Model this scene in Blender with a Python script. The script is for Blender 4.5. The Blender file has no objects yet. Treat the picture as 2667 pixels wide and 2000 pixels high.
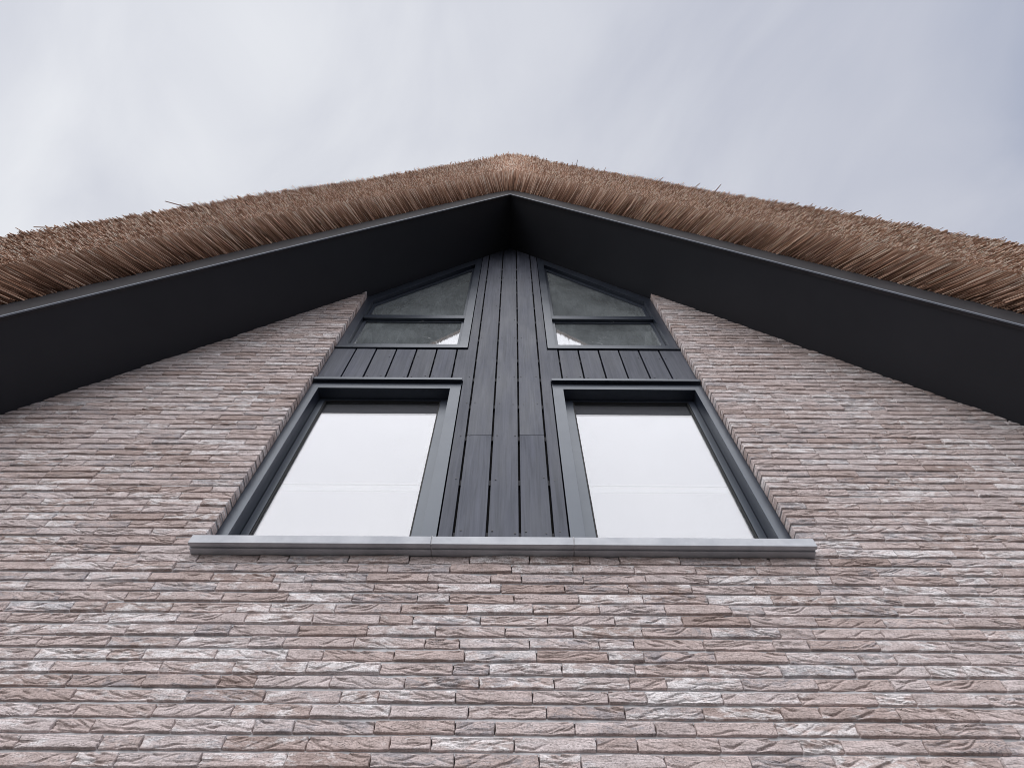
import bpy, bmesh, math, random
import numpy as np
from mathutils import Vector, Matrix

R = math.radians
scene = bpy.context.scene
C = scene.collection
rng = np.random.default_rng(11)
random.seed(11)

# ------------------------------------------------------------------ camera
DIST = 1.807                       # camera distance from the brick face (y = 0)
cam = bpy.data.cameras.new('camera')
cam.sensor_width = 36.0
cam.lens = 36.0 * 1735.0 / 2667.0
cam.clip_start = 0.05
cam.clip_end = 2000
camo = bpy.data.objects.new('camera', cam)
C.objects.link(camo)
PITCH = math.atan2(1735.0, 822.0)
ROLL = R(-0.36)
camo.matrix_world = (Matrix.Translation((0.034, -DIST, 1.6))
                     @ Matrix.Rotation(math.pi / 2 + PITCH, 4, 'X')
                     @ Matrix.Rotation(-ROLL, 4, 'Z'))
scene.camera = camo

# ------------------------------------------------------------------ sky, sun, exposure
SUN_EL, SUN_AZ = R(41), R(-12)      # azimuth measured from -y (in front of the gable) towards +x
sdir = Vector((math.sin(SUN_AZ) * math.cos(SUN_EL), -math.cos(SUN_AZ) * math.cos(SUN_EL), math.sin(SUN_EL)))
world = bpy.data.worlds.new('World')
scene.world = world
world.use_nodes = True
wt = world.node_tree
wt.nodes.clear()


def N(t, kind, **kw):
    n = t.nodes.new(kind)
    for k, v in kw.items():
        if k == 'inp':
            for i, val in v.items():
                n.inputs[i].default_value = val
        else:
            setattr(n, k, v)
    return n


def L(t, a, b):
    t.links.new(a, b)


def ramp(t, stops, interp='LINEAR'):
    n = t.nodes.new('ShaderNodeValToRGB')
    e = n.color_ramp.elements
    n.color_ramp.interpolation = interp
    while len(e) < len(stops):
        e.new(0.5)
    for i, (p, c) in enumerate(stops):
        e[i].position = p
        e[i].color = (c[0], c[1], c[2], 1) if len(c) == 3 else c
    return n


def mixc(t, blend='MIX'):
    n = t.nodes.new('ShaderNodeMix')
    n.data_type = 'RGBA'
    n.blend_type = blend
    return n          # inputs 0 fac, 6 A, 7 B; output 2


sky = N(wt, 'ShaderNodeTexSky', sky_type='NISHITA', sun_disc=False, sun_elevation=SUN_EL,
        sun_rotation=math.atan2(sdir.x, sdir.y), air_density=1.0, dust_density=2.0)
tc = N(wt, 'ShaderNodeTexCoord')
sep = N(wt, 'ShaderNodeSeparateXYZ')
L(wt, tc.outputs['Generated'], sep.inputs[0])
# cloud sheet: direction projected on a flat layer
addz = N(wt, 'ShaderNodeMath', operation='MAXIMUM', inp={1: 0.0})
L(wt, sep.outputs[2], addz.inputs[0])
addz2 = N(wt, 'ShaderNodeMath', operation='ADD', inp={1: 0.12})
L(wt, addz.outputs[0], addz2.inputs[0])
dx = N(wt, 'ShaderNodeMath', operation='DIVIDE')
dy = N(wt, 'ShaderNodeMath', operation='DIVIDE')
L(wt, sep.outputs[0], dx.inputs[0]); L(wt, addz2.outputs[0], dx.inputs[1])
L(wt, sep.outputs[1], dy.inputs[0]); L(wt, addz2.outputs[0], dy.inputs[1])
comb = N(wt, 'ShaderNodeCombineXYZ')
L(wt, dx.outputs[0], comb.inputs[0]); L(wt, dy.outputs[0], comb.inputs[1])
mp0 = N(wt, 'ShaderNodeMapping')
mp0.inputs['Rotation'].default_value = (0, 0, R(58))
L(wt, comb.outputs[0], mp0.inputs[0])
mp = N(wt, 'ShaderNodeMapping')
mp.inputs['Location'].default_value = (12.5, 5.5, 0.0)
mp.inputs['Scale'].default_value = (0.95, 1.45, 1.0)
L(wt, mp0.outputs[0], mp.inputs[0])
n1 = N(wt, 'ShaderNodeTexNoise', inp={'Scale': 2.4, 'Detail': 7.0, 'Roughness': 0.52, 'Distortion': 0.5})
L(wt, mp.outputs[0], n1.inputs['Vector'])
n2 = N(wt, 'ShaderNodeTexNoise', inp={'Scale': 1.1, 'Detail': 3.0, 'Roughness': 0.5, 'Distortion': 0.3})
L(wt, mp.outputs[0], n2.inputs['Vector'])
# thinner, bluer cloud to the right of the gable, brighter cloud to the left
gx0 = N(wt, 'ShaderNodeMapRange', inp={1: -0.8, 2: 0.8, 3: 0.0, 4: 1.0})
L(wt, dx.outputs[0], gx0.inputs[0])
gx = ramp(wt, [(0.0, (0.80,) * 3), (0.45, (0.64,) * 3), (0.72, (0.50,) * 3), (1.0, (0.14,) * 3)], 'B_SPLINE')
L(wt, gx0.outputs[0], gx.inputs[0])
m1 = N(wt, 'ShaderNodeMath', operation='MULTIPLY_ADD', inp={1: 0.95, 2: -0.475})
L(wt, n1.outputs[0], m1.inputs[0])
m2 = N(wt, 'ShaderNodeMath', operation='MULTIPLY_ADD', inp={1: 0.9, 2: -0.45})
L(wt, n2.outputs[0], m2.inputs[0])
s1 = N(wt, 'ShaderNodeMath', operation='ADD')
L(wt, gx.outputs[0], s1.inputs[0]); L(wt, m1.outputs[0], s1.inputs[1])
s2 = N(wt, 'ShaderNodeMath', operation='ADD')
L(wt, s1.outputs[0], s2.inputs[0]); L(wt, m2.outputs[0], s2.inputs[1])
cr = ramp(wt, [(0.0, (0.29, 0.318, 0.40)), (0.35, (0.405, 0.42, 0.48)), (0.65, (0.505, 0.517, 0.56)), (1.0, (0.64, 0.65, 0.67))])
L(wt, s2.outputs[0], cr.inputs[0])
sc10 = N(wt, 'ShaderNodeVectorMath', operation='SCALE')
sc10.inputs['Scale'].default_value = 7.45
L(wt, cr.outputs[0], sc10.inputs[0])
mx = mixc(wt)
mx.inputs[0].default_value = 0.95
L(wt, sky.outputs[0], mx.inputs[6]); L(wt, sc10.outputs[0], mx.inputs[7])
bg = N(wt, 'ShaderNodeBackground', inp={'Strength': 0.1})
L(wt, mx.outputs[2], bg.inputs[0])
wo = N(wt, 'ShaderNodeOutputWorld')
L(wt, bg.outputs[0], wo.inputs[0])

sun = bpy.data.lights.new('sun', 'SUN')
sun.energy = 1.5
sun.angle = R(80)
sun.color = (1.0, 0.985, 0.985)
suno = bpy.data.objects.new('sun', sun)
suno.rotation_euler = sdir.to_track_quat('Z', 'Y').to_euler()
suno.location = (-4, -10, 14)
C.objects.link(suno)

vs = scene.view_settings
vs.view_transform = 'Standard'
vs.look = 'None'
vs.exposure = 0.9
vs.gamma = 1.0
vs.use_curve_mapping = False
scene.cycles.filter_width = 0.95
scene.cycles.max_bounces = 8
scene.cycles.transparent_max_bounces = 12

# ------------------------------------------------------------------ materials


def newmat(name):
    m = bpy.data.materials.new(name)
    m.use_nodes = True
    t = m.node_tree
    b = t.nodes['Principled BSDF']
    return m, t, b


def mat_brick():
    m, t, b = newmat('brick')
    at = N(t, 'ShaderNodeAttribute', attribute_name='bco')
    sd = N(t, 'ShaderNodeAttribute', attribute_name='seed')
    oi = N(t, 'ShaderNodeObjectInfo')
    su = N(t, 'ShaderNodeMath', operation='ADD')
    L(t, sd.outputs['Fac'], su.inputs[0]); L(t, oi.outputs['Random'], su.inputs[1])
    fr = N(t, 'ShaderNodeMath', operation='FRACT')
    L(t, su.outputs[0], fr.inputs[0])
    wn = N(t, 'ShaderNodeTexWhiteNoise', noise_dimensions='1D')
    L(t, fr.outputs[0], wn.inputs['W'])
    ofs = N(t, 'ShaderNodeVectorMath', operation='SCALE')
    ofs.inputs['Scale'].default_value = 40.0
    L(t, wn.outputs['Color'], ofs.inputs[0])
    co = N(t, 'ShaderNodeVectorMath', operation='ADD')
    L(t, at.outputs['Vector'], co.inputs[0]); L(t, ofs.outputs[0], co.inputs[1])
    sepw = N(t, 'ShaderNodeSeparateColor')
    L(t, wn.outputs['Color'], sepw.inputs[0])
    # base tone of the whole brick
    base = ramp(t, [(0.0, (0.40, 0.318, 0.296)), (0.12, (0.505, 0.418, 0.398)), (0.5, (0.56, 0.480, 0.468)),
                    (0.8, (0.565, 0.498, 0.494)), (1.0, (0.61, 0.548, 0.548))])
    L(t, sepw.outputs[0], base.inputs[0])
    # broad tonal drift inside a brick
    mpa = N(t, 'ShaderNodeMapping')
    mpa.inputs['Scale'].default_value = (1.0, 1.0, 2.6)
    L(t, co.outputs[0], mpa.inputs[0])
    nb = N(t, 'ShaderNodeTexNoise', inp={'Scale': 11.0, 'Detail': 4.0, 'Roughness': 0.6})
    L(t, mpa.outputs[0], nb.inputs['Vector'])
    rb = ramp(t, [(0.3, (0.78, 0.74, 0.72)), (0.7, (1.14, 1.13, 1.13))])
    L(t, nb.outputs[0], rb.inputs[0])
    c1 = mixc(t, 'MULTIPLY')
    c1.inputs[0].default_value = 1.0
    L(t, base.outputs[0], c1.inputs[6]); L(t, rb.outputs[0], c1.inputs[7])
    # pale lime bloom in patches, more on some bricks
    nw = N(t, 'ShaderNodeTexNoise', inp={'Scale': 16.0, 'Detail': 5.0, 'Roughness': 0.65, 'Distortion': 0.5})
    L(t, mpa.outputs[0], nw.inputs['Vector'])
    thr = N(t, 'ShaderNodeMapRange', inp={1: 0.0, 2: 1.0, 3: -0.20, 4: 0.10})
    L(t, sepw.outputs[1], thr.inputs[0])
    aw = N(t, 'ShaderNodeMath', operation='ADD')
    L(t, nw.outputs[0], aw.inputs[0]); L(t, thr.outputs[0], aw.inputs[1])
    rw = ramp(t, [(0.50, (0, 0, 0)), (0.64, (1, 1, 1))])
    L(t, aw.outputs[0], rw.inputs[0])
    fw = N(t, 'ShaderNodeMath', operation='MULTIPLY', inp={1: 0.62})
    L(t, rw.outputs[0], fw.inputs[0])
    c2 = mixc(t)
    L(t, fw.outputs[0], c2.inputs[0]); L(t, c1.outputs[2], c2.inputs[6])
    c2.inputs[7].default_value = (0.88, 0.865, 0.88, 1)
    # grey soot patches on a few
    ng = N(t, 'ShaderNodeTexNoise', inp={'Scale': 13.0, 'Detail': 6.0, 'Roughness': 0.75, 'Distortion': 0.8})
    o2 = N(t, 'ShaderNodeVectorMath', operation='ADD')
    o2.inputs[1].default_value = (7.3, 2.2, 9.1)
    L(t, mpa.outputs[0], o2.inputs[0]); L(t, o2.outputs[0], ng.inputs['Vector'])
    thg = N(t, 'ShaderNodeMapRange', inp={1: 0.0, 2: 1.0, 3: -0.24, 4: 0.06})
    L(t, sepw.outputs[2], thg.inputs[0])
    ag = N(t, 'ShaderNodeMath', operation='ADD')
    L(t, ng.outputs[0], ag.inputs[0]); L(t, thg.outputs[0], ag.inputs[1])
    rg = ramp(t, [(0.50, (0, 0, 0)), (0.62, (1, 1, 1))])
    L(t, ag.outputs[0], rg.inputs[0])
    fg = N(t, 'ShaderNodeMath', operation='MULTIPLY', inp={1: 0.6})
    L(t, rg.outputs[0], fg.inputs[0])
    c3 = mixc(t)
    L(t, fg.outputs[0], c3.inputs[0]); L(t, c2.outputs[2], c3.inputs[6])
    c3.inputs[7].default_value = (0.27, 0.27, 0.30, 1)
    # sand grain
    nf = N(t, 'ShaderNodeTexNoise', inp={'Scale': 170.0, 'Detail': 4.0, 'Roughness': 0.7})
    L(t, co.outputs[0], nf.inputs['Vector'])
    rf = ramp(t, [(0.32, (0.58, 0.565, 0.555)), (0.52, (1.0, 1.0, 1.0)), (0.7, (1.18, 1.18, 1.18))])
    L(t, nf.outputs[0], rf.inputs[0])
    c4 = mixc(t, 'MULTIPLY')
    c4.inputs[0].default_value = 1.0
    L(t, c3.outputs[2], c4.inputs[6]); L(t, rf.outputs[0], c4.inputs[7])
    L(t, c4.outputs[2], b.inputs['Base Color'])
    b.inputs['Roughness'].default_value = 0.9
    b.inputs['Specular IOR Level'].default_value = 0.25
    # relief: dragged clay folds (bump) plus grain
    mpf = N(t, 'ShaderNodeMapping')
    mpf.inputs['Rotation'].default_value = (0, R(8), 0)
    mpf.inputs['Scale'].default_value = (9.0, 9.0, 46.0)
    L(t, co.outputs[0], mpf.inputs[0])
    nr = N(t, 'ShaderNodeTexNoise', inp={'Scale': 1.0, 'Detail': 3.0, 'Roughness': 0.55, 'Distortion': 1.6})
    L(t, mpf.outputs[0], nr.inputs['Vector'])
    rr = ramp(t, [(0.36, (0, 0, 0)), (0.39, (0.8, 0.8, 0.8)), (0.50, (0.6, 0.6, 0.6)), (0.525, (1, 1, 1))])
    L(t, nr.outputs[0], rr.inputs[0])
    bp = N(t, 'ShaderNodeBump', inp={'Strength': 0.8, 'Distance': 0.006})
    L(t, rr.outputs[0], bp.inputs['Height'])
    bp2 = N(t, 'ShaderNodeBump', inp={'Strength': 0.6, 'Distance': 0.0016})
    L(t, nf.outputs[0], bp2.inputs['Height']); L(t, bp.outputs[0], bp2.inputs['Normal'])
    L(t, bp2.outputs[0], b.inputs['Normal'])
    return m


def mat_noise(name, c0, c1, scale=20, detail=5, rough=0.8, spec=0.3, bump=0.3, bdist=0.002, stretch=(1, 1, 1)):
    m, t, b = newmat(name)
    tc = N(t, 'ShaderNodeTexCoord')
    mpn = N(t, 'ShaderNodeMapping')
    mpn.inputs['Scale'].default_value = stretch
    L(t, tc.outputs['Object'], mpn.inputs[0])
    n = N(t, 'ShaderNodeTexNoise', inp={'Scale': scale, 'Detail': detail, 'Roughness': 0.6})
    L(t, mpn.outputs[0], n.inputs['Vector'])
    r = ramp(t, [(0.3, c0), (0.7, c1)])
    L(t, n.outputs[0], r.inputs[0])
    L(t, r.outputs[0], b.inputs['Base Color'])
    b.inputs['Roughness'].default_value = rough
    b.inputs['Specular IOR Level'].default_value = spec
    if bump:
        bp = N(t, 'ShaderNodeBump', inp={'Strength': bump, 'Distance': bdist})
        L(t, n.outputs[0], bp.inputs['Height'])
        L(t, bp.outputs[0], b.inputs['Normal'])
    return m


def mat_board():
    m, t, b = newmat('stained_wood')
    tc = N(t, 'ShaderNodeTexCoord')
    oi = N(t, 'ShaderNodeObjectInfo')
    off = N(t, 'ShaderNodeVectorMath', operation='SCALE')
    off.inputs['Scale'].default_value = 30.0
    cmb = N(t, 'ShaderNodeCombineXYZ')
    for i in range(3):
        L(t, oi.outputs['Random'], cmb.inputs[i])
    L(t, cmb.outputs[0], off.inputs[0])
    co = N(t, 'ShaderNodeVectorMath', operation='ADD')
    L(t, tc.outputs['Object'], co.inputs[0]); L(t, off.outputs[0], co.inputs[1])
    mpn = N(t, 'ShaderNodeMapping')
    mpn.inputs['Scale'].default_value = (55.0, 55.0, 2.2)
    L(t, co.outputs[0], mpn.inputs[0])
    n = N(t, 'ShaderNodeTexNoise', inp={'Scale': 1.0, 'Detail': 5.0, 'Roughness': 0.6, 'Distortion': 0.6})
    L(t, mpn.outputs[0], n.inputs['Vector'])
    mpb = N(t, 'ShaderNodeMapping')
    mpb.inputs['Scale'].default_value = (6.0, 6.0, 1.4)
    L(t, co.outputs[0], mpb.inputs[0])
    nb = N(t, 'ShaderNodeTexNoise', inp={'Scale': 1.0, 'Detail': 4.0, 'Roughness': 0.6})
    L(t, mpb.outputs[0], nb.inputs['Vector'])
    r = ramp(t, [(0.25, (0.016, 0.019, 0.031)), (0.75, (0.066, 0.071, 0.098))])
    L(t, n.outputs[0], r.inputs[0])
    r2 = ramp(t, [(0.3, (0.78, 0.78, 0.80)), (0.7, (1.18, 1.17, 1.16))])
    L(t, nb.outputs[0], r2.inputs[0])
    c = mixc(t, 'MULTIPLY')
    c.inputs[0].default_value = 1.0
    L(t, r.outputs[0], c.inputs[6]); L(t, r2.outputs[0], c.inputs[7])
    vary = N(t, 'ShaderNodeMapRange', inp={1: 0.0, 2: 1.0, 3: 0.88, 4: 1.12})
    L(t, oi.outputs['Random'], vary.inputs[0])
    c2 = N(t, 'ShaderNodeVectorMath', operation='SCALE')
    L(t, c.outputs[2], c2.inputs[0]); L(t, vary.outputs[0], c2.inputs['Scale'])
    L(t, c2.outputs[0], b.inputs['Base Color'])
    rr = N(t, 'ShaderNodeMapRange', inp={1: 0.3, 2: 0.7, 3: 0.42, 4: 0.62})
    L(t, nb.outputs[0], rr.inputs[0])
    L(t, rr.outputs[0], b.inputs['Roughness'])
    b.inputs['Specular IOR Level'].default_value = 0.5
    b.inputs['IOR'].default_value = 1.42
    b.inputs['Specular Tint'].default_value = (0.86, 0.92, 1.0, 1)
    bp = N(t, 'ShaderNodeBump', inp={'Strength': 0.35, 'Distance': 0.0012})
    L(t, n.outputs[0], bp.inputs['Height'])
    L(t, bp.outputs[0], b.inputs['Normal'])
    return m


def mat_plain(name, col, rough=0.5, spec=0.5, var=0.06, scale=3.0, ior=1.5):
    m, t, b = newmat(name)
    b.inputs['IOR'].default_value = ior
    if ior > 1.6:
        b.inputs['Specular Tint'].default_value = (0.80, 0.89, 1.0, 1)
    tc = N(t, 'ShaderNodeTexCoord')
    n = N(t, 'ShaderNodeTexNoise', inp={'Scale': scale, 'Detail': 5.0, 'Roughness': 0.65})
    L(t, tc.outputs['Object'], n.inputs['Vector'])
    a = tuple(x * (1 - var) for x in col)
    c = tuple(x * (1 + var) for x in col)
    r = ramp(t, [(0.3, a), (0.7, c)])
    L(t, n.outputs[0], r.inputs[0])
    L(t, r.outputs[0], b.inputs['Base Color'])
    mr = N(t, 'ShaderNodeMapRange', inp={1: 0.3, 2: 0.7, 3: rough - 0.06, 4: rough + 0.06})
    L(t, n.outputs[0], mr.inputs[0])
    L(t, mr.outputs[0], b.inputs['Roughness'])
    b.inputs['Specular IOR Level'].default_value = spec
    return m


def mat_glass(name, dirt_haze):
    m, t, b = newmat(name)
    t.nodes.remove(b)
    out = t.nodes['Material Output']
    tr = N(t, 'ShaderNodeBsdfTransparent')
    tr.inputs[0].default_value = (0.87, 0.88, 0.885, 1)
    gl = N(t, 'ShaderNodeBsdfGlossy', inp={'Roughness': 0.0})
    gl.inputs[0].default_value = (0.96, 0.965, 1.0, 1)
    lw = N(t, 'ShaderNodeLayerWeight', inp={'Blend': 0.5})
    pw = N(t, 'ShaderNodeMath', operation='POWER', inp={1: 5.0})
    L(t, lw.outputs['Facing'], pw.inputs[0])
    mr = N(t, 'ShaderNodeMapRange', inp={1: 0.0, 2: 1.0, 3: 0.15, 4: 1.0})
    L(t, pw.outputs[0], mr.inputs[0])
    mixs = N(t, 'ShaderNodeMixShader')
    L(t, mr.outputs[0], mixs.inputs[0]); L(t, tr.outputs[0], mixs.inputs[1]); L(t, gl.outputs[0], mixs.inputs[2])
    # dried rain streaks and dust, over an even painted haze for broad pale reflections
    tc = N(t, 'ShaderNodeTexCoord')
    mpn = N(t, 'ShaderNodeMapping')
    mpn.inputs['Scale'].default_value = (26.0, 1.0, 5.0)
    L(t, tc.outputs['Object'], mpn.inputs[0])
    n = N(t, 'ShaderNodeTexNoise', inp={'Scale': 1.0, 'Detail': 8.0, 'Roughness': 0.75, 'Distortion': 0.6})
    L(t, mpn.outputs[0], n.inputs['Vector'])
    n2 = N(t, 'ShaderNodeTexNoise', inp={'Scale': 2.6, 'Detail': 3.0})
    L(t, tc.outputs['Object'], n2.inputs['Vector'])
    mu = N(t, 'ShaderNodeMath', operation='MULTIPLY')
    L(t, n.outputs[0], mu.inputs[0]); L(t, n2.outputs[0], mu.inputs[1])
    rd = ramp(t, [(0.08, (dirt_haze * 0.25,) * 3), (0.50, (dirt_haze,) * 3)])
    L(t, mu.outputs[0], rd.inputs[0])
    df = N(t, 'ShaderNodeBsdfDiffuse')
    df.inputs[0].default_value = (0.55, 0.60, 0.62, 1)
    mix2 = N(t, 'ShaderNodeMixShader')
    L(t, rd.outputs[0], mix2.inputs[0]); L(t, mixs.outputs[0], mix2.inputs[1]); L(t, df.outputs[0], mix2.inputs[2])
    # faint float-glass waviness
    nwv = N(t, 'ShaderNodeTexNoise', inp={'Scale': 1.3, 'Detail': 1.0})
    L(t, tc.outputs['Object'], nwv.inputs['Vector'])
    bp = N(t, 'ShaderNodeBump', inp={'Strength': 0.012, 'Distance': 0.02})
    L(t, nwv.outputs[0], bp.inputs['Height'])
    L(t, bp.outputs[0], gl.inputs['Normal'])
    L(t, mix2.outputs[0], out.inputs[0])
    return m


def mat_reed():
    m, t, b = newmat('reed')
    at = N(t, 'ShaderNodeAttribute', attribute_name='tone')
    r = ramp(t, [(0.0, (0.14, 0.070, 0.045)), (0.3, (0.45, 0.250, 0.165)), (0.6, (0.73, 0.470, 0.340)),
                 (0.85, (0.83, 0.62, 0.50)), (1.0, (0.92, 0.81, 0.71))])
    L(t, at.outputs['Fac'], r.inputs[0])
    L(t, r.outputs[0], b.inputs['Base Color'])
    b.inputs['Roughness'].default_value = 0.65
    b.inputs['Specular IOR Level'].default_value = 0.3
    return m


M = {
    'brick': mat_brick(),
    'mortar': mat_noise('mortar', (0.40, 0.40, 0.415), (0.52, 0.515, 0.53), 60, 5, 0.95, 0.2, 0.5, 0.0015),
    'stone': mat_noise('bluestone', (0.33, 0.345, 0.385), (0.54, 0.555, 0.59), 6, 7, 0.5, 0.35, 0.1, 0.0008, (1, 1, 1)),
    'board': mat_board(),
    'frame': mat_plain('anthracite_aluminium', (0.020, 0.025, 0.038), 0.34, 0.5, 0.05, 2.0, ior=1.68),
    'gasket': mat_plain('black_rubber', (0.012, 0.012, 0.013), 0.6, 0.3),
    'dark': mat_plain('black_membrane', (0.010, 0.010, 0.011), 0.8, 0.2),
    'batten': mat_noise('batten_wood', (0.08, 0.08, 0.09), (0.13, 0.13, 0.14), 30, 3, 0.8, 0.2, 0),
    'soffit': mat_noise('black_painted_panel', (0.032, 0.034, 0.041), (0.040, 0.042, 0.050), 1.3, 4, 0.6, 0.2, 0.03, 0.001),
    'barge': mat_noise('dark_barge_paint', (0.026, 0.025, 0.029), (0.042, 0.040, 0.044), 5, 6, 0.6, 0.2, 0.05, 0.001),
    'strip': mat_plain('metal_edge_strip', (0.17, 0.195, 0.24), 0.4, 0.5, 0.06),
    'thatch': mat_noise('thatch_body', (0.10, 0.06, 0.04), (0.22, 0.14, 0.09), 40, 5, 0.95, 0.1, 0.6, 0.02),
    'reed': mat_reed(),
    'glass': mat_glass('window_glass', 0.02),
    'glass_dirty_haze': mat_glass('dusty_hazed_glass', 0.24),
    'plaster': mat_noise('white_plaster', (0.76, 0.79, 0.78), (0.82, 0.84, 0.83), 4, 4, 0.9, 0.2, 0),
    'room': mat_noise('room_lining', (0.55, 0.57, 0.57), (0.62, 0.64, 0.64), 2, 4, 0.9, 0.2, 0),
    'blind': mat_noise('blind_fabric', (0.225, 0.218, 0.235), (0.25, 0.243, 0.26), 3, 3, 0.9, 0.1, 0),
    'hem': mat_noise('hem_fabric', (0.30, 0.295, 0.305), (0.33, 0.325, 0.335), 3, 3, 0.9, 0.1, 0),
    'nail': mat_plain('nail_steel', (0.02, 0.02, 0.024), 0.45, 0.5),
    'web': mat_plain('cobweb', (0.62, 0.62, 0.62), 0.9, 0.1),
    'ground': mat_noise('gravel_ground', (0.045, 0.043, 0.040), (0.085, 0.080, 0.074), 8, 8, 0.95, 0.2, 0.5, 0.02),
}

# ------------------------------------------------------------------ mesh helpers


def link(o, parent=None):
    C.objects.link(o)
    if parent is not None:
        o.parent = parent
    return o


def mesh_obj(name, verts, faces, mat, parent=None, smooth=False, attrs=None):
    me = bpy.data.meshes.new(name)
    me.from_pydata([tuple(v) for v in verts], [], [tuple(f) for f in faces])
    if smooth:
        me.polygons.foreach_set('use_smooth', [True] * len(me.polygons))
    me.materials.append(M[mat])
    o = bpy.data.objects.new(name, me)
    return link(o, parent)


def bm_obj(name, bm, mat, parent=None, bevel=0.0):
    bmesh.ops.recalc_face_normals(bm, faces=bm.faces)
    if bevel:
        bmesh.ops.bevel(bm, geom=[e for e in bm.edges if e.calc_face_angle(0) > 0.3], offset=bevel, segments=2, profile=0.6,
                        affect='EDGES', clamp_overlap=True)
    me = bpy.data.meshes.new(name)
    bm.to_mesh(me)
    bm.free()
    me.materials.append(M[mat])
    return link(bpy.data.objects.new(name, me), parent)


def prism(bm, poly, y0, y1):
    """poly: XZ points; extruded from y0 to y1"""
    a = [bm.verts.new((p[0], y0, p[1])) for p in poly]
    b = [bm.verts.new((p[0], y1, p[1])) for p in poly]
    n = len(poly)
    bm.faces.new(a)
    bm.faces.new(b[::-1])
    for i in range(n):
        j = (i + 1) % n
        bm.faces.new((a[i], b[i], b[j], a[j]))


def ring(bm, outer, inner, y0, y1):
    """frame between two XZ polygons with the same number of points"""
    n = len(outer)
    vs_ = [[bm.verts.new((p[0], y, p[1])) for p in poly] for poly in (outer, inner) for y in (y0, y1)]
    o0, o1, i0, i1 = vs_
    for i in range(n):
        j = (i + 1) % n
        bm.faces.new((o0[i], o0[j], i0[j], i0[i]))
        bm.faces.new((o1[i], i1[i], i1[j], o1[j]))
        bm.faces.new((o0[i], o1[i], o1[j], o0[j]))
        bm.faces.new((i0[i], i0[j], i1[j], i1[i]))


def box(bm, x0, x1, y0, y1, z0, z1):
    prism(bm, [(x0, z0), (x1, z0), (x1, z1), (x0, z1)], y0, y1)


def tag(o, label=None, cat=None, group=None, kind=None):
    if label: o['label'] = label
    if cat: o['category'] = cat
    if group: o['group'] = group
    if kind: o['kind'] = kind
    return o


# ------------------------------------------------------------------ geometry numbers
APEX, SLOPE = 9.155, 1.448          # soffit line on the wall: z = APEX - SLOPE*|x|
OV = 0.547                        # soffit overhang
OPEN = 1.268                      # half width of the opening
HALF = 4.3                        # half width of the house


def zl(x):
    return APEX - SLOPE * abs(x)


# ------------------------------------------------------------------ ground
g = mesh_obj('ground', [(-300, -300, 0), (300, -300, 0), (300, 300, 0), (-300, 300, 0)], [(0, 1, 2, 3)], 'ground')
tag(g, 'dark gravel ground in front of the brick gable', 'ground', kind='structure')

# ------------------------------------------------------------------ house
house = bpy.data.objects.new('brick_house', None)
house.empty_display_size = 0.5
link(house)
tag(house, 'long-brick gable house with thatched roof, black overhang and anthracite windows', 'house')

# gable wall core = mortar, bricks stand proud of it
bm = bmesh.new()
MY = 0.034                        # mortar core behind the nominal brick face
OI = OPEN + 0.004
ZS = 3.775
prism(bm, [(-HALF, -0.3), (HALF, -0.3), (HALF, zl(HALF)), (HALF - 0.001, ZS), (-HALF + 0.001, ZS), (-HALF, zl(HALF))]
      if zl(HALF) > ZS else [(-HALF, -0.3), (HALF, -0.3), (HALF, zl(HALF)), ((APEX - ZS) / SLOPE, ZS), (-(APEX - ZS) / SLOPE, ZS), (-HALF, zl(HALF))],
      MY, 0.11)
xs = (APEX - ZS) / SLOPE
for s in (-1, 1):
    prism(bm, [(s * OI, ZS), (s * xs, ZS), (s * OI, zl(OI))], MY, 0.11)
wall = bm_obj('gable_wall', bm, 'mortar', house)
wall['label'] = 'long thin rough bricks with recessed grey bed joints'
for s in (-1, 1):
    bm = bmesh.new()
    x0, x1 = sorted((s * (HALF - 0.3), s * HALF))
    box(bm, x0, x1, 0.112, 7.0, -0.3, zl(HALF))
    bm_obj('side_wall', bm, 'mortar', house)

# ---- bricks
BH, COURSE, BL, PG = 0.0425, 0.0546, 0.2400, 0.0042
Z0 = 3.6168 - 66 * COURSE          # underside of the lowest course


def folds(seed, Lb):
    r = np.random.default_rng(seed)
    fs = []
    n = r.integers(1, 12)
    m0 = r.normal(0.0, 0.19)
    for _ in range(n):
        big = r.random() < 0.45
        fs.append(dict(x0=r.uniform(-Lb / 2, Lb / 2), z0=r.uniform(0.002, BH), m=m0 + r.normal(0.0, 0.14), q=r.uniform(-1, 6) * (1 if r.random() < 0.8 else -1),
                       A=r.uniform(0.008, 0.015) * (1.0 if big else 0.5), w=r.uniform(0.0022, 0.0055), len=r.uniform(0.014, 0.06),
                       wob=r.uniform(0, 6.28), wf=r.uniform(60, 160)))
    lowf = [(r.uniform(-25, 25), r.uniform(-60, 60), r.uniform(0, 6.28), r.uniform(0.0004, 0.0012)) for _ in range(5)]
    return fs, lowf, r


def relief(x, z, fl):
    fs, lowf, _ = fl
    d = np.zeros_like(x)
    for a, b_, p, A in lowf:
        d += A * np.sin(a * x + b_ * z + p)
    for f in fs:
        dxx = x - f['x0']
        zc = f['z0'] + f['m'] * dxx + f['q'] * dxx ** 2 + 0.0016 * np.sin(f['wf'] * x + f['wob'])
        s = z - zc
        env = np.exp(-(dxx / f['len']) ** 2)
        d -= f['A'] * env * np.where(s < 0, np.exp(s / f['w']), np.exp(-s / 0.0007))
    return -0.0085 * np.tanh(-d / 0.0085)


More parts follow.
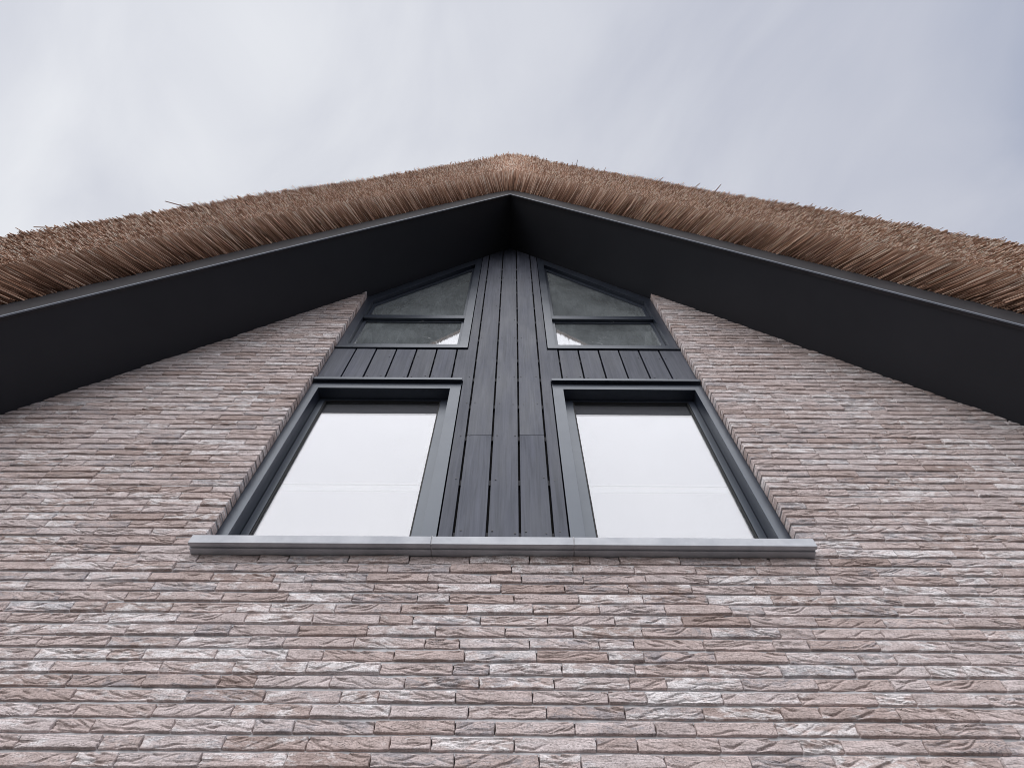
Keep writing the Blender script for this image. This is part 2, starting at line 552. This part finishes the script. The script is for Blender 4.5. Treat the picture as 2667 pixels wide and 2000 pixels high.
def brick_arrays(seed, Lb, nx, nz, depth=0.07):
    """local brick: x centred, z 0..BH, front near y=0 (towards -y); grid front + side skirt"""
    fl = folds(seed, Lb)
    r = fl[2]
    tx = np.linspace(-1, 1, nx + 1)
    u = np.sign(tx) * (1 - (1 - np.abs(tx)) ** 1.15)
    v = np.linspace(0, 1, nz + 1)
    X, Z = np.meshgrid(u * Lb / 2, v * BH, indexing='xy')
    d = relief(X, Z, fl)
    # ragged arrises
    edge = np.minimum(np.minimum(Z, BH - Z), (Lb / 2 - np.abs(X)))
    d -= 0.0018 * np.exp(-edge / 0.0010)
    pb = r.uniform(0, 6.28, 6)
    xx = X
    wavb = 0.0006 * np.sin(38 * xx + pb[0]) + 0.0006 * np.sin(95 * xx + pb[1])
    wavt = 0.0005 * np.sin(42 * xx + pb[2]) + 0.0004 * np.sin(110 * xx + pb[3])
    Zw = Z + np.where(v[:, None] < 0.5, wavb * (1 - 2 * v[:, None]), wavt * (2 * v[:, None] - 1))
    we = 0.0010 * np.sin(150 * Z + pb[4])
    Xw = X + we * (np.abs(u)[None, :] ** 6)
    V = np.stack([Xw, -d, Zw], -1).reshape(-1, 3)
    W = nx + 1
    idx = np.arange(W * (nz + 1)).reshape(nz + 1, W)
    q = np.stack([idx[:-1, :-1], idx[:-1, 1:], idx[1:, 1:], idx[1:, :-1]], -1).reshape(-1, 4)
    loop = np.concatenate([idx[0, :], idx[1:, -1], idx[-1, -2::-1], idx[-2:0:-1, 0]])
    back = V[loop].copy()
    back[:, 1] = depth
    nb = len(V)
    bi = nb + np.arange(len(loop))
    sk = np.stack([np.roll(loop, -1), loop, bi, np.roll(bi, -1)], -1)
    V2 = np.concatenate([V, back])
    F = np.concatenate([q, sk])
    co = V2.copy()
    return V2, F, co


def quad_mesh(name, V, F, co, seed, mat, smooth_n=None):
    me = bpy.data.meshes.new(name)
    me.vertices.add(len(V))
    me.vertices.foreach_set('co', np.ascontiguousarray(V, dtype=np.float32).ravel())
    me.loops.add(F.size)
    me.loops.foreach_set('vertex_index', np.ascontiguousarray(F, dtype=np.int32).ravel())
    me.polygons.add(len(F))
    k = F.shape[1]
    me.polygons.foreach_set('loop_start', np.arange(0, F.size, k, dtype=np.int32))
    me.polygons.foreach_set('loop_total', np.full(len(F), k, dtype=np.int32))
    me.update(calc_edges=True)
    a = me.attributes.new('bco', 'FLOAT_VECTOR', 'POINT')
    a.data.foreach_set('vector', np.ascontiguousarray(co, dtype=np.float32).ravel())
    a = me.attributes.new('seed', 'FLOAT', 'POINT')
    a.data.foreach_set('value', np.ascontiguousarray(np.broadcast_to(seed, (len(V),)), dtype=np.float32))
    me.materials.append(M[mat])
    return me


# lay the courses: wild bond with many stretchers and some half bricks
def lay_row(xa, xb, rr, edge_a=False, edge_b=False):
    """brick spans [x0,x1] filling xa..xb"""
    out = []
    x = xa
    if edge_a:
        first = BL if rr.random() < 0.5 else 0.117
    else:
        first = rr.uniform(0.06, BL)
    ln = first
    run = 0
    while x < xb - 0.02:
        end = x + ln
        if xb - end < 0.05:
            if xb - x > BL * 1.35:
                end = x + (xb - x) / 2 - PG / 2
            else:
                end = xb
        out.append((x, min(end, xb)))
        x = end + PG
        run += 1
        if run > 2 and rr.random() < 0.32:
            ln, run = 0.117, 0
        else:
            ln = BL + rr.normal(0, 0.0015)
    return out


bricks = []
k = 0
rr = np.random.default_rng(5)
prev_joints = []
SILLZ0, SILLZ1 = 3.767, 3.822
while True:
    zb = Z0 + k * COURSE
    if zb > APEX - SLOPE * OPEN + 0.02:
        break
    zt = zb + BH
    xmax = min(HALF, (APEX - zb) / SLOPE)
    if zb < SILLZ0 - BH * 0.6:
        spans = [(-xmax, xmax, False, False)]
    else:
        spans = [(-xmax, -OPEN, False, True), (OPEN, xmax, True, False)]
    best = None
    for attempt in range(8):
        row = []
        for a, b_, ea, eb in spans:
            if eb and not ea:      # lay from the opening outwards, mirrored
                row += [(-q, -p) for p, q in lay_row(-b_, -a, rr, True, False)]
            else:
                row += lay_row(a, b_, rr, ea, eb)
        js = np.array([q for p, q in row])
        bad = sum(1 for j in js if len(prev_joints) and np.min(np.abs(prev_joints - j)) < 0.022)
        if best is None or bad < best[0]:
            best = (bad, row, js)
        if bad <= 1:
            break
    prev_joints = best[2]
    for p, q in best[1]:
        bricks.append((p, q, zb))
    k += 1

# visibility ranking (which bricks show largest from in front of the gable)
f_, v0_ = 1735.0, 822.0
ct, st = math.cos(PITCH), math.sin(PITCH)


def proj(x, y, z):
    X, Y, Z_ = x - 0.034, y + DIST, z - 1.6
    w = Y * ct + Z_ * st
    return 1333.5 + f_ * X / w, 1000 - f_ * (-Y * st + Z_ * ct) / w


vis = []
for i, (p, q, zb) in enumerate(bricks):
    a = proj(p, 0, zb)
    b_ = proj(q, 0, zb + BH)
    inside = a[1] < 2010 and min(b_[0], 2667) - max(a[0], 0) > 30 and zb < 7.3
    near = a[1] < 2250 and b_[0] > -250 and a[0] < 2917
    size = (min(b_[0], 2667) - max(a[0], 0)) * (min(a[1], 2000) - b_[1]) if inside else -1
    if min(abs(p), abs(q)) < OPEN + 0.01 and zb > SILLZ0 - 0.03 and zb < SILLZ1:
        size = -1 if size < 0 else size * 0.5
    cut = zb + BH > min(zl(p), zl(q)) - 0.002
    vis.append((size if not cut else -1, near, cut))
order = sorted(range(len(bricks)), key=lambda i: -vis[i][0])
single = set(order[:300])

protoF = []
for s in range(44):
    V, F, co = brick_arrays(100 + s, BL, 96, 22)
    protoF.append(quad_mesh('brick', V, F, co, 0.0, 'brick'))
protoH = []
for s in range(20):
    V, F, co = brick_arrays(300 + s, 0.117, 48, 22)
    protoH.append(quad_mesh('brick', V, F, co, 0.0, 'brick'))

jit = np.random.default_rng(9)
accV, accF, accC, accS, nacc = [], [], [], [], 0
low_cache = {}
for i, (p, q, zb) in enumerate(bricks):
    ln = q - p
    cx_ = (p + q) / 2
    oy = float(jit.normal(0.0, 0.0014))
    tilt = float(jit.normal(0, 0.002))
    yaw = float(jit.normal(0, 0.006))
    oz = float(jit.normal(0, 0.0006))
    if i in single:
        protos, base = (protoF, BL) if ln > 0.175 else (protoH, 0.117)
        me = protos[int(jit.integers(len(protos)))]
        o = bpy.data.objects.new('brick', me)
        o.location = (cx_, oy, zb + oz)
        o.scale = (ln / base, 1, 1)
        o.rotation_euler = (0, tilt, yaw)
        link(o, wall)
    else:
        near = vis[i][1]
        if near:
            V, F, co = brick_arrays(5000 + i, ln, max(6, int(ln / 0.0062)), 10)
        else:
            V, F, co = brick_arrays(5000 + i, ln, max(3, int(ln / 0.03)), 3)
        cyw, syw = math.cos(yaw), math.sin(yaw)
        V2 = V.copy()
        V2[:, 0] = V[:, 0] * cyw - V[:, 1] * syw + cx_
        V2[:, 1] = V[:, 0] * syw + V[:, 1] * cyw + oy
        V2[:, 2] = V[:, 2] + zb + oz
        if vis[i][2]:
            V2[:, 2] = np.minimum(V2[:, 2], APEX - SLOPE * np.abs(V2[:, 0]) - 0.0005)
        accV.append(V2); accF.append(F + nacc); accC.append(co)
        accS.append(np.full(len(V2), float(jit.random())))
        nacc += len(V2)
me = quad_mesh('brick_field', np.concatenate(accV), np.concatenate(accF), np.concatenate(accC), 0.0, 'brick')
me.attributes['seed'].data.foreach_set('value', np.concatenate(accS).astype(np.float32))
# raked bed joints between the courses (the thin perpends stay open)
bm = bmesh.new()
jz = np.random.default_rng(3)
for kk in range(k + 1):
    zj = Z0 + kk * COURSE
    za, zb_ = zj - (COURSE - BH) - 0.0015, zj + 0.0015
    xm = min(HALF, (APEX - zb_) / SLOPE - 0.003)
    spans = [(-xm, xm)] if zj < SILLZ0 + 0.005 else [(-xm, -OPEN - 0.003), (OPEN + 0.003, xm)]
    for a, b_ in spans:
        if b_ - a > 0.02:
            box(bm, a, b_, 0.0098 + float(jz.normal(0, 0.0004)), 0.066, za, zb_)
bj = bm_obj('bed_joint', bm, 'mortar', wall)
bj['kind'] = 'stuff'
bf = link(bpy.data.objects.new('brick_field', me), wall)
bf['kind'] = 'stuff'

# ------------------------------------------------------------------ sill of three stones
SX = 1.280
js = [-SX, -0.292, 0.292, SX]
for a, b_ in zip(js[:-1], js[1:]):
    bm = bmesh.new()
    a2 = a + (0.0025 if a > -SX else 0)
    b2 = b_ - (0.0025 if b_ < SX else 0)
    # profile in YZ with a drip groove in the underside
    prof = [(0.13, 3.790), (0.13, 3.862), (-0.053, 3.822), (-0.060, 3.815), (-0.060, 3.767), (-0.042, 3.767), (-0.042, 3.774), (-0.030, 3.774), (-0.030, 3.767), (0.004, 3.767), (0.004, 3.790)]
    va = [bm.verts.new((a2, y, z)) for y, z in prof]
    vb = [bm.verts.new((b2, y, z)) for y, z in prof]
    bm.faces.new(va); bm.faces.new(vb[::-1])
    for i in range(len(prof)):
        j = (i + 1) % len(prof)
        bm.faces.new((va[i], va[j], vb[j], vb[i]))
    bm_obj('sill_stone', bm, 'stone', house, 0.0015)
bm = bmesh.new()
for x in (-0.292, 0.292):
    box(bm, x - 0.0022, x + 0.0022, -0.056, 0.12, 3.771, 3.822)
bm_obj('sill_joint', bm, 'mortar', house)

# ------------------------------------------------------------------ cladding
FY = 0.050                        # face of boards and frames
bm = bmesh.new()
prism(bm, [(-0.30, 3.83), (0.30, 3.83), (0.30, zl(0.30)), (0, APEX), (-0.30, zl(0.30))], 0.094, 0.20)
for s in (-1, 1):
    x0, x1 = sorted((s * 0.302, s * (OI + 0.0)))
    box(bm, x0, x1, 0.094, 0.20, 5.545, 6.115)
clad = bm_obj('cladding', bm, 'dark', house)
clad['label'] = 'vertical dark grey stained boards with open black gaps'
battz = [3.99, 4.41, 4.851, 5.24, 5.63, 5.955, 6.341, 6.743, 7.102, 7.542, 7.95, 8.33]
for z in battz:
    w = 0.285
    if 5.57 < z < 6.1:
        w = OPEN - 0.01
    w = min(w, (APEX - z - 0.06) / SLOPE)
    bm = bmesh.new()
    box(bm, -w, w, 0.074, 0.0935, z - 0.022, z + 0.022)
    bm_obj('batten', bm, 'batten', clad)
GAP = 0.0055
XB = [0.0735 + 0.147 * i for i in range(9)]     # board joints at these |x|
ZB0 = 3.84


def board(poly):
    bm = bmesh.new()
    cx_ = sum(p[0] for p in poly) / len(poly)
    prism(bm, [(p[0] - cx_, p[1]) for p in poly], FY + random.uniform(-0.0012, 0.0012), 0.0735)
    o = bm_obj('board', bm, 'board', clad, 0.0018)
    o.location.x = cx_
    return o


def top(x):
    return zl(x) - 0.006


BUTT = {-1: 4.851, 0: None, 1: 4.853}
for c in (-1, 0, 1):
    xa = c * 0.147 - 0.0735 + GAP
    xb = c * 0.147 + 0.0735 - GAP
    tpoly = [(xb, top(xb)), (xa, top(xa))] if c else [(xb, top(xb)), (0, top(0)), (xa, top(xa))]
    if BUTT[c]:
        zj = BUTT[c]
        board([(xa, ZB0), (xb, ZB0), (xb, zj - 0.0012), (xa, zj - 0.0012)])
        board([(xa, zj + 0.0012), (xb, zj + 0.0012)] + tpoly)
    else:
        board([(xa, ZB0), (xb, ZB0)] + tpoly)
ZF0, ZF1 = 5.567, 6.100            # band between the windows
for s in (-1, 1):
    xi, xm, xo = XB[1] + GAP - 0.147 + 0.147, 0.288, XB[2] - GAP
    xi = 0.2205 + GAP
    pts = [(xi, ZB0), (xm, ZB0), (xm, ZF0), (xo, ZF0), (xo, ZF1), (xm, ZF1), (xm, top(xm)), (xi, top(xi))]
    board([(s * x, z) for x, z in pts])
    for i in range(2, 8):
        xa, xb = XB[i] + GAP, XB[i + 1] - GAP
        if i == 7:
            xb = OPEN - 0.006
            if xb - xa < 0.012:
                continue
        board([(s * xa, ZF0), (s * xb, ZF0), (s * xb, ZF1), (s * xa, ZF1)])
# nail heads, two per board at every batten
bm = bmesh.new()
nr = random.Random(4)
for z in battz:
    for c in range(-8, 9):
        x0 = c * 0.147
        for d in (-0.048, 0.047):
            x = x0 + d + nr.uniform(-0.006, 0.006)
            if abs(x) > 0.28 and not (5.6 < z < 6.07):
                continue
            if abs(x) > OPEN - 0.03 or z > top(x) - 0.03:
                continue
            if nr.random() < 0.25:
                continue
            zz = z + nr.uniform(-0.012, 0.012)
            bmesh.ops.create_cone(bm, cap_ends=True, segments=8, radius1=0.0042, radius2=0.0042, depth=0.0012,
                                  matrix=Matrix.Translation((x, FY - 0.0014, zz)) @ Matrix.Rotation(math.pi / 2, 4, 'X'))
nh = bm_obj('nail_head', bm, 'nail', clad)
nh['kind'] = 'stuff'

# ------------------------------------------------------------------ windows
XI, XO = 0.295, OPEN - 0.003       # outer edges of the frames


def rect(x0, x1, z0, z1, s):
    return [(s * x0, z0), (s * x1, z0), (s * x1, z1), (s * x0, z1)]


for s in (-1, 1):
    side = 'left' if s < 0 else 'right'
    # lower fixed window
    bm = bmesh.new()
    ring(bm, rect(XI, XO, 3.84, 5.512, s), rect(0.363, 1.209, 3.92, 5.448, s), FY, 0.215)
    win = bm_obj('window', bm, 'frame', house, 0.0015)
    win['label'] = 'tall anthracite-framed window reflecting white cloud'
    bm = bmesh.new()
    ring(bm, rect(0.365, 1.207, 3.922, 5.446, s), rect(0.424, 1.168, 3.98, 5.428, s), 0.128, 0.21)
    bm_obj('sash', bm, 'frame', win, 0.0012)
    bm = bmesh.new()
    ring(bm, rect(0.4255, 1.1665, 3.9815, 5.4265, s), rect(0.433, 1.159, 3.989, 5.419, s), 0.133, 0.176)
    bm_obj('gasket', bm, 'gasket', win)
    bm = bmesh.new()
    box(bm, *sorted((s * 0.4335, s * 1.1585)), 0.143, 0.149, 3.9895, 5.4185)
    bm_obj('pane', bm, 'glass', win)
    bm = bmesh.new()
    prof = [(0.090, 5.518), (0.090, 5.564), (0.031, 5.563), (0.026, 5.560), (0.026, 5.531), (0.029, 5.531), (0.029, 5.536), (0.052, 5.536), (0.052, 5.518)]
    xa, xb = sorted((s * (XI - 0.003), s * (OPEN - 0.004)))
    va = [bm.verts.new((xa, y, z)) for y, z in prof]
    vb = [bm.verts.new((xb, y, z)) for y, z in prof]
    bm.faces.new(va); bm.faces.new(vb[::-1])
    for i in range(len(prof)):
        j = (i + 1) % len(prof)
        bm.faces.new((va[i], va[j], vb[j], vb[i]))
    bm_obj('drip_flashing', bm, 'frame', win)

    # upper window under the roof slope
    def slopez(x, drop):
        return APEX - drop - SLOPE * x
    outer = [(XI, 6.138), (XO, 6.138), (XO, slopez(XO, 0.006)), (XI, slopez(XI, 0.006))]
    inner = [(0.358, 6.205), (1.200, 6.205), (1.200, slopez(1.200, 0.190)), (0.358, slopez(0.358, 0.190))]
    bm = bmesh.new()
    ring(bm, [(s * x, z) for x, z in outer], [(s * x, z) for x, z in inner], FY, 0.19)
    wu = bm_obj('gable_window', bm, 'frame', house, 0.0015)
    wu['label'] = 'slant-topped window in dark frame with transom under the soffit'
    bm = bmesh.new()
    box(bm, *sorted((s * 0.3595, s * 1.1985)), 0.062, 0.17, 6.808, 6.880)
    bm_obj('transom', bm, 'frame', wu, 0.0012)
    # glazing beads, upper and lower light
    up_o = [(0.3595, 6.8815), (1.1985, 6.8815), (1.1985, slopez(1.1985, 0.192)), (0.3595, slopez(0.3595, 0.192))]
    up_i = [(0.384, 6.902), (1.172, 6.902), (1.172, slopez(1.172, 0.262)), (0.384, slopez(0.384, 0.262))]
    lo_o = [(0.3595, 6.2065), (1.1985, 6.2065), (1.1985, 6.8065), (0.3595, 6.8065)]
    lo_i = [(0.384, 6.230), (1.172, 6.230), (1.172, 6.786), (0.384, 6.786)]
    for po, pi in ((up_o, up_i), (lo_o, lo_i)):
        bm = bmesh.new()
        ring(bm, [(s * x, z) for x, z in po], [(s * x, z) for x, z in pi], 0.088, 0.140)
        bm_obj('glazing_bead', bm, 'frame', wu, 0.001)
        bm = bmesh.new()
        prism(bm, [(s * x, z) for x, z in pi], 0.100, 0.106)
        # keep the pane just inside its bead
        for v in bm.verts:
            v.co.x += s * (0.0006 if abs(v.co.x) < 0.8 else -0.0006)
        bm_obj('pane', bm, 'glass_dirty_haze', wu)
    cw = random.Random(7 if s < 0 else 19)
    for (cx0, cz0, ln_) in ((0.62, 6.36, 0.10), (0.80, 6.76, 0.14), (0.70, 6.44, 0.07), (0.98, 6.33, 0.06)):
        cx0 += cw.uniform(-0.07, 0.07)
        a0 = cw.uniform(0.2, 1.0) * cw.choice((-1, 1))
        V, F = [], []
        p = Vector((s * cx0, 0.085, cz0))
        for i in range(6):
            rr_ = 0.0016 * cw.uniform(0.5, 1.6)
            for c in range(3):
                V.append(p + Vector((rr_ * math.cos(c * 2.1), rr_ * 0.6 * math.sin(c * 2.1), rr_ * math.sin(c * 2.1 + 0.5))))
            p = p + Vector((ln_ / 5 * math.cos(a0), cw.uniform(-0.002, 0.002), ln_ / 5 * math.sin(a0)))
            a0 += cw.uniform(-0.5, 0.5)
        for i in range(5):
            for c in range(3):
                F.append((i * 3 + c, i * 3 + (c + 1) % 3, i * 3 + 3 + (c + 1) % 3, i * 3 + 3 + c))
        mesh_obj('cobweb', V, F, 'web', wu)
    bm = bmesh.new()
    box(bm, *sorted((s * XI, s * XO)), 0.040, 0.12, 6.116, 6.1355)
    bm_obj('sill_strip', bm, 'frame', wu, 0.001)

# ------------------------------------------------------------------ room behind the glass
bm = bmesh.new()
Y0, Y1 = 0.222, 4.2
zf, W2 = 3.3, 2.9
outline = [(-W2, zf), (W2, zf), (W2, zl(W2) - 0.25), (0, APEX - 0.35), (-W2, zl(W2) - 0.25)]
a = [bm.verts.new((x, Y0, z)) for x, z in outline]
b_ = [bm.verts.new((x, Y1, z)) for x, z in outline]
for i in range(5):
    j = (i + 1) % 5
    bm.faces.new((a[i], a[j], b_[j], b_[i]))
bm.faces.new(b_)
room = bm_obj('room_shell', bm, 'room', house)
bm = bmesh.new()      # inner face of the gable with the openings left free
for s in (-1, 1):
    prism(bm, [(s * 1.30, zf), (s * W2, zf), (s * W2, zl(W2) - 0.25), (s * 1.30, zl(1.30) - 0.30)], 0.216, 0.236)
prism(bm, [(-1.298, zf), (1.298, zf), (1.298, 3.86), (-1.298, 3.86)], 0.216, 0.236)
prism(bm, [(-0.31, 3.862), (0.31, 3.862), (0.31, zl(0.31) - 0.30), (0, APEX - 0.36), (-0.31, zl(0.31) - 0.30)], 0.216, 0.236)
for s in (-1, 1):
    x0, x1 = sorted((s * 0.312, s * 1.298))
    box(bm, x0, x1, 0.216, 0.236, 5.515, 6.15)
bm_obj('inner_lining', bm, 'room', house)
for s in (-1, 1):     # white plastered reveals inside the upper windows
    bm = bmesh.new()
    x0, x1 = sorted((s * 1.205, s * 1.222))
    box(bm, x0, x1, 0.240, 0.62, 6.18, zl(1.222) - 0.30)
    prism(bm, [(s * 0.33, 8.56), (s * 1.203, 7.31), (s * 1.203, 7.33), (s * 0.33, 8.58)], 0.240, 0.60)
    box(bm, *sorted((s * 0.40, s * 1.19)), 0.95, 1.03, 6.95, 7.02)
    bm_obj('plaster_reveal', bm, 'plaster', house)

for s in (-1, 1):     # white blinds drawn behind the tall windows, one hanging down to the other
    bm = bmesh.new()
    x0, x1 = sorted((s * 0.434, s * 1.158))
    box(bm, x0, x1, 0.1545, 0.156, 4.522, 5.418)
    up = bm_obj('blind', bm, 'blind', house)
    bm = bmesh.new()
    box(bm, x0, x1, 0.1525, 0.158, 4.508, 4.521)
    bm_obj('hem_bar', bm, 'hem', up, 0.001)
    bm = bmesh.new()
    box(bm, x0, x1, 0.1545, 0.156, 3.992, 4.445)
    lo = bm_obj('blind', bm, 'blind', house)
    bm = bmesh.new()
    box(bm, x0, x1, 0.1520, 0.160, 4.446, 4.498)
    bm_obj('hem_bar', bm, 'hem', lo, 0.003)

# ------------------------------------------------------------------ soffit and bargeboards
for s in (-1, 1):
    XE = HALF + 0.35
    bm = bmesh.new()
    prism(bm, [(0, APEX), (s * XE, zl(XE)), (s * XE, zl(XE) + 0.06), (0, APEX + 0.06)], -OV + 0.028, 0.09)
    o = bm_obj('soffit', bm, 'soffit', house)
    bm = bmesh.new()
    prism(bm, [(0, APEX - 0.012), (s * XE, zl(XE) - 0.012), (s * XE, zl(XE) + 0.475), (0, APEX + 0.475)], -OV + 0.006, -OV + 0.027)
    bb = bm_obj('bargeboard', bm, 'barge', house, 0.002)
    bm = bmesh.new()
    prism(bm, [(0, APEX - 0.016), (s * XE, zl(XE) - 0.016), (s * XE, zl(XE) + 0.014), (0, APEX + 0.014)], -OV - 0.004, -OV + 0.0052)
    st_ = bm_obj('edge_strip', bm, 'strip', bb, 0.002)
    bm = bmesh.new()
    prism(bm, [(0, APEX + 0.040), (s * XE, zl(XE) + 0.040), (s * XE, zl(XE) + 0.062), (0, APEX + 0.062)], -OV + 0.000, -OV + 0.0052)
    bm_obj('edge_strip', bm, 'barge', bb)

# ------------------------------------------------------------------ thatch


def zs(x, e):
    """rounded ridge line"""
    return APEX - SLOPE * (np.sqrt(x * x + e * e) - 0.0)


def section(x, q):
    """verge section at slope position x.  q runs 0 (top of board) .. 1 (lower edge) .. 2 (upper edge)"""
    x = np.asarray(x, float)
    q = np.asarray(q, float)
    a = np.where(q < 1, -0.010 + 0.20 * q, 0.19 + 0.13 * (q - 1))
    v = np.where(q < 1, 0.47 + 0.10 * q, 0.57 + 0.283 * (q - 1))
    e = np.where(q < 1, 0.03 + 0.08 * q, 0.11 + 0.05 * (q - 1))
    hump = 0.17 * np.exp(-((x - 0.05) / 0.30) ** 4) * np.clip(q - 1, 0, 1)
    wob = 0.006 * np.sin(2.3 * x + 1.0) + 0.003 * np.sin(5.9 * x + 0.4)
    return a + wob * np.clip(q, 0, 1), zs(x, e) + v + hump + wob


XE = HALF + 0.42
xs_ = np.concatenate([np.linspace(-XE, -0.6, 40), np.linspace(-0.55, 0.55, 31), np.linspace(0.6, XE, 40)])
YB = 7.2
V, F = [], []
ins = 0.020
for x in xs_:
    for q in (0.0, 0.5, 1.0, 1.5, 2.0):
        a_, z_ = section(x, q)
        V.append((x, -OV - float(a_) + ins * (1.0 if q > 0 else 0), float(z_) + (ins if q <= 1 else (0 if q < 1.9 else -ins))))
    a_, z_ = section(x, 2.0)
    V.append((x, -OV - float(a_) + 0.22, float(z_) + 0.03))
    V.append((x, YB, float(z_) + 0.03))
    V.append((x, YB, float(zs(x, 0.03)) + 0.10))
    V.append((x, -OV + 0.02, float(zs(x, 0.03)) + 0.46))
n = 9
for i in range(len(xs_) - 1):
    for j in range(n):
        j2 = (j + 1) % n
        F.append((i * n + j, i * n + j2, (i + 1) * n + j2, (i + 1) * n + j))
F.append(tuple(range(n)))
F.append(tuple((len(xs_) - 1) * n + j for j in range(n))[::-1])
thatch = mesh_obj('thatch_roof', V, F, 'thatch', house)
thatch['label'] = 'thick brown reed thatch with a trimmed bristling verge'

# reeds: prisms whose cut ends make the verge
def reeds(nr_, seed, xr, qlo, qhi, lo, hi, rad, jitter=0.012, light=0.4):
    r = np.random.default_rng(seed)
    x = r.uniform(xr[0], xr[1], nr_)
    q = r.uniform(qlo, qhi, nr_)
    a_, z_ = section(x, q)
    # clumps: bundles of reed stand a little proud of each other
    cl = 0.002 * np.sin(x * 21 + 2 * np.sin(x * 5.3)) + 0.003 * np.sin(x * 67 + 1.3 + q * 9)
    end = np.stack([x, -OV - a_, z_], -1)
    sg = np.tanh(x / 0.25)
    kk = 0.055 + 0.105 * np.clip(np.abs(x) / 2.8, 0, 1.3)
    kk = kk * sg * np.where(x > 0, 1.08, 0.95)
    d = np.stack([kk, np.full(nr_, -0.19), 0.115 - SLOPE * np.abs(kk)], -1)
    d += r.normal(0, 0.010, d.shape) * np.array([1.0, 0.6, 1.0])
    # long waves of lean from bundle to bundle
    d[:, 0] += 0.003 * np.sin(x * 13.0) + 0.004 * np.sin(x * 57.0 + 1.0)
    d /= np.linalg.norm(d, axis=1)[:, None]
    ext = r.normal(0, jitter, nr_) + cl
    end = end + d * ext[:, None]
    ln = r.uniform(lo, hi, nr_)
    start = end - d * ln[:, None]
    rd = rad * r.uniform(0.7, 1.25, nr_)
    up = np.array([0.3, 0.2, 1.0])
    s_ = np.cross(d, up); s_ /= np.linalg.norm(s_, axis=1)[:, None]
    t_ = np.cross(d, s_)
    ang = r.uniform(0, 6.28, nr_)
    V = np.empty((nr_, 8, 3))
    for c in range(4):
        u = np.cos(ang + c * math.pi / 2)[:, None] * s_ + np.sin(ang + c * math.pi / 2)[:, None] * t_
        V[:, c] = start + u * rd[:, None]
        V[:, 4 + c] = end + u * (rd * 0.85)[:, None]
    base = (np.arange(nr_) * 8)[:, None, None]
    loc = np.array([[0, 1, 5, 4], [1, 2, 6, 5], [2, 3, 7, 6], [3, 0, 4, 7], [4, 5, 6, 7]])
    F = (base + loc[None]).reshape(-1, 4)
    bund = 0.5 + 0.5 * np.sin(x * 31 + 3 * np.sin(x * 7.1) + q * 3)
    tone = np.clip(r.normal(0.14, 0.12, nr_) + 0.12 * (bund - 0.5), 0, 1)
    tone = np.where(r.random(nr_) < light, np.clip(r.normal(0.72, 0.15, nr_), 0, 1), tone)
    tone = np.where(r.random(nr_) < 0.04, 0.95, tone)
    T = np.repeat(tone, 8).reshape(-1, 8)
    T[:, :4] -= 0.12      # paler towards the cut tips
    T[:, 4:] += 0.16
    T = np.clip(T, 0, 1).ravel()
    return V.reshape(-1, 3), F, T


parts = [reeds(56000, 1, (-XE + 0.05, XE - 0.05), 1.0, 2.0, 0.10, 0.20, 0.0033, 0.006, 0.45),
         reeds(24000, 2, (-XE + 0.05, XE - 0.05), 0.94, 1.06, 0.24, 0.36, 0.0028, 0.005, 0.22),
         reeds(9000, 3, (-XE + 0.05, XE - 0.05), 0.30, 0.98, 0.10, 0.30, 0.0030, 0.006, 0.3),
         reeds(10000, 4, (-XE + 0.05, XE - 0.05), 1.90, 2.02, 0.12, 0.22, 0.0034, 0.015, 0.25)]
Vs, Fs, Ts, off = [], [], [], 0
for V, F, T in parts:
    Vs.append(V); Fs.append(F + off); Ts.append(T); off += len(V)
V = np.concatenate(Vs); F = np.concatenate(Fs); T = np.concatenate(Ts)
# nothing below the top of the bargeboard behind its face
me = quad_mesh('reed_verge', V, F, np.zeros_like(V), 0.0, 'reed')
at = me.attributes.new('tone', 'FLOAT', 'POINT')
at.data.foreach_set('value', T.astype(np.float32))
rv = link(bpy.data.objects.new('reed_verge', me), thatch)
rv['kind'] = 'stuff'

# a few stray reeds that stick out of the trimmed edge
for (x, ddx, ddy, ddz, ln) in [(-2.36, -0.75, -0.40, -0.50, 0.15), (-2.86, -0.85, -0.25, -0.80, 0.13), (0.70, 0.10, -0.75, 0.15, 0.075),
                               (1.38, 0.45, -0.60, -0.15, 0.06), (1.62, 0.50, -0.60, -0.15, 0.07), (1.75, 0.40, -0.60, 0.0, 0.085), (2.45, 0.60, -0.45, -0.35, 0.08)]:
    a_, z_ = section(x, 1.97)
    p0 = Vector((x, -OV - float(a_), float(z_)))
    d = Vector((ddx, ddy, ddz)).normalized()
    s_ = d.orthogonal().normalized()
    t_ = d.cross(s_)
    V, F = [], []
    for kk, rd in ((-0.05, 0.0042), (ln * 0.5, 0.0038), (ln, 0.003)):
        bend = Vector((0, 0, -0.01 * (kk / ln) ** 2))
        for c in range(5):
            an = c * 2 * math.pi / 5
            V.append(p0 + d * kk + bend + (s_ * math.cos(an) + t_ * math.sin(an)) * rd)
    for i in range(2):
        for c in range(5):
            F.append((i * 5 + c, i * 5 + (c + 1) % 5, i * 5 + 5 + (c + 1) % 5, i * 5 + 5 + c))
    F.append((10, 11, 12, 13, 14))
    so = mesh_obj('stray_reed', [v - p0 for v in V], F, 'reed', thatch)
    so.location = p0
    a2 = so.data.attributes.new('tone', 'FLOAT', 'POINT')
    a2.data.foreach_set('value', [0.12] * len(V))
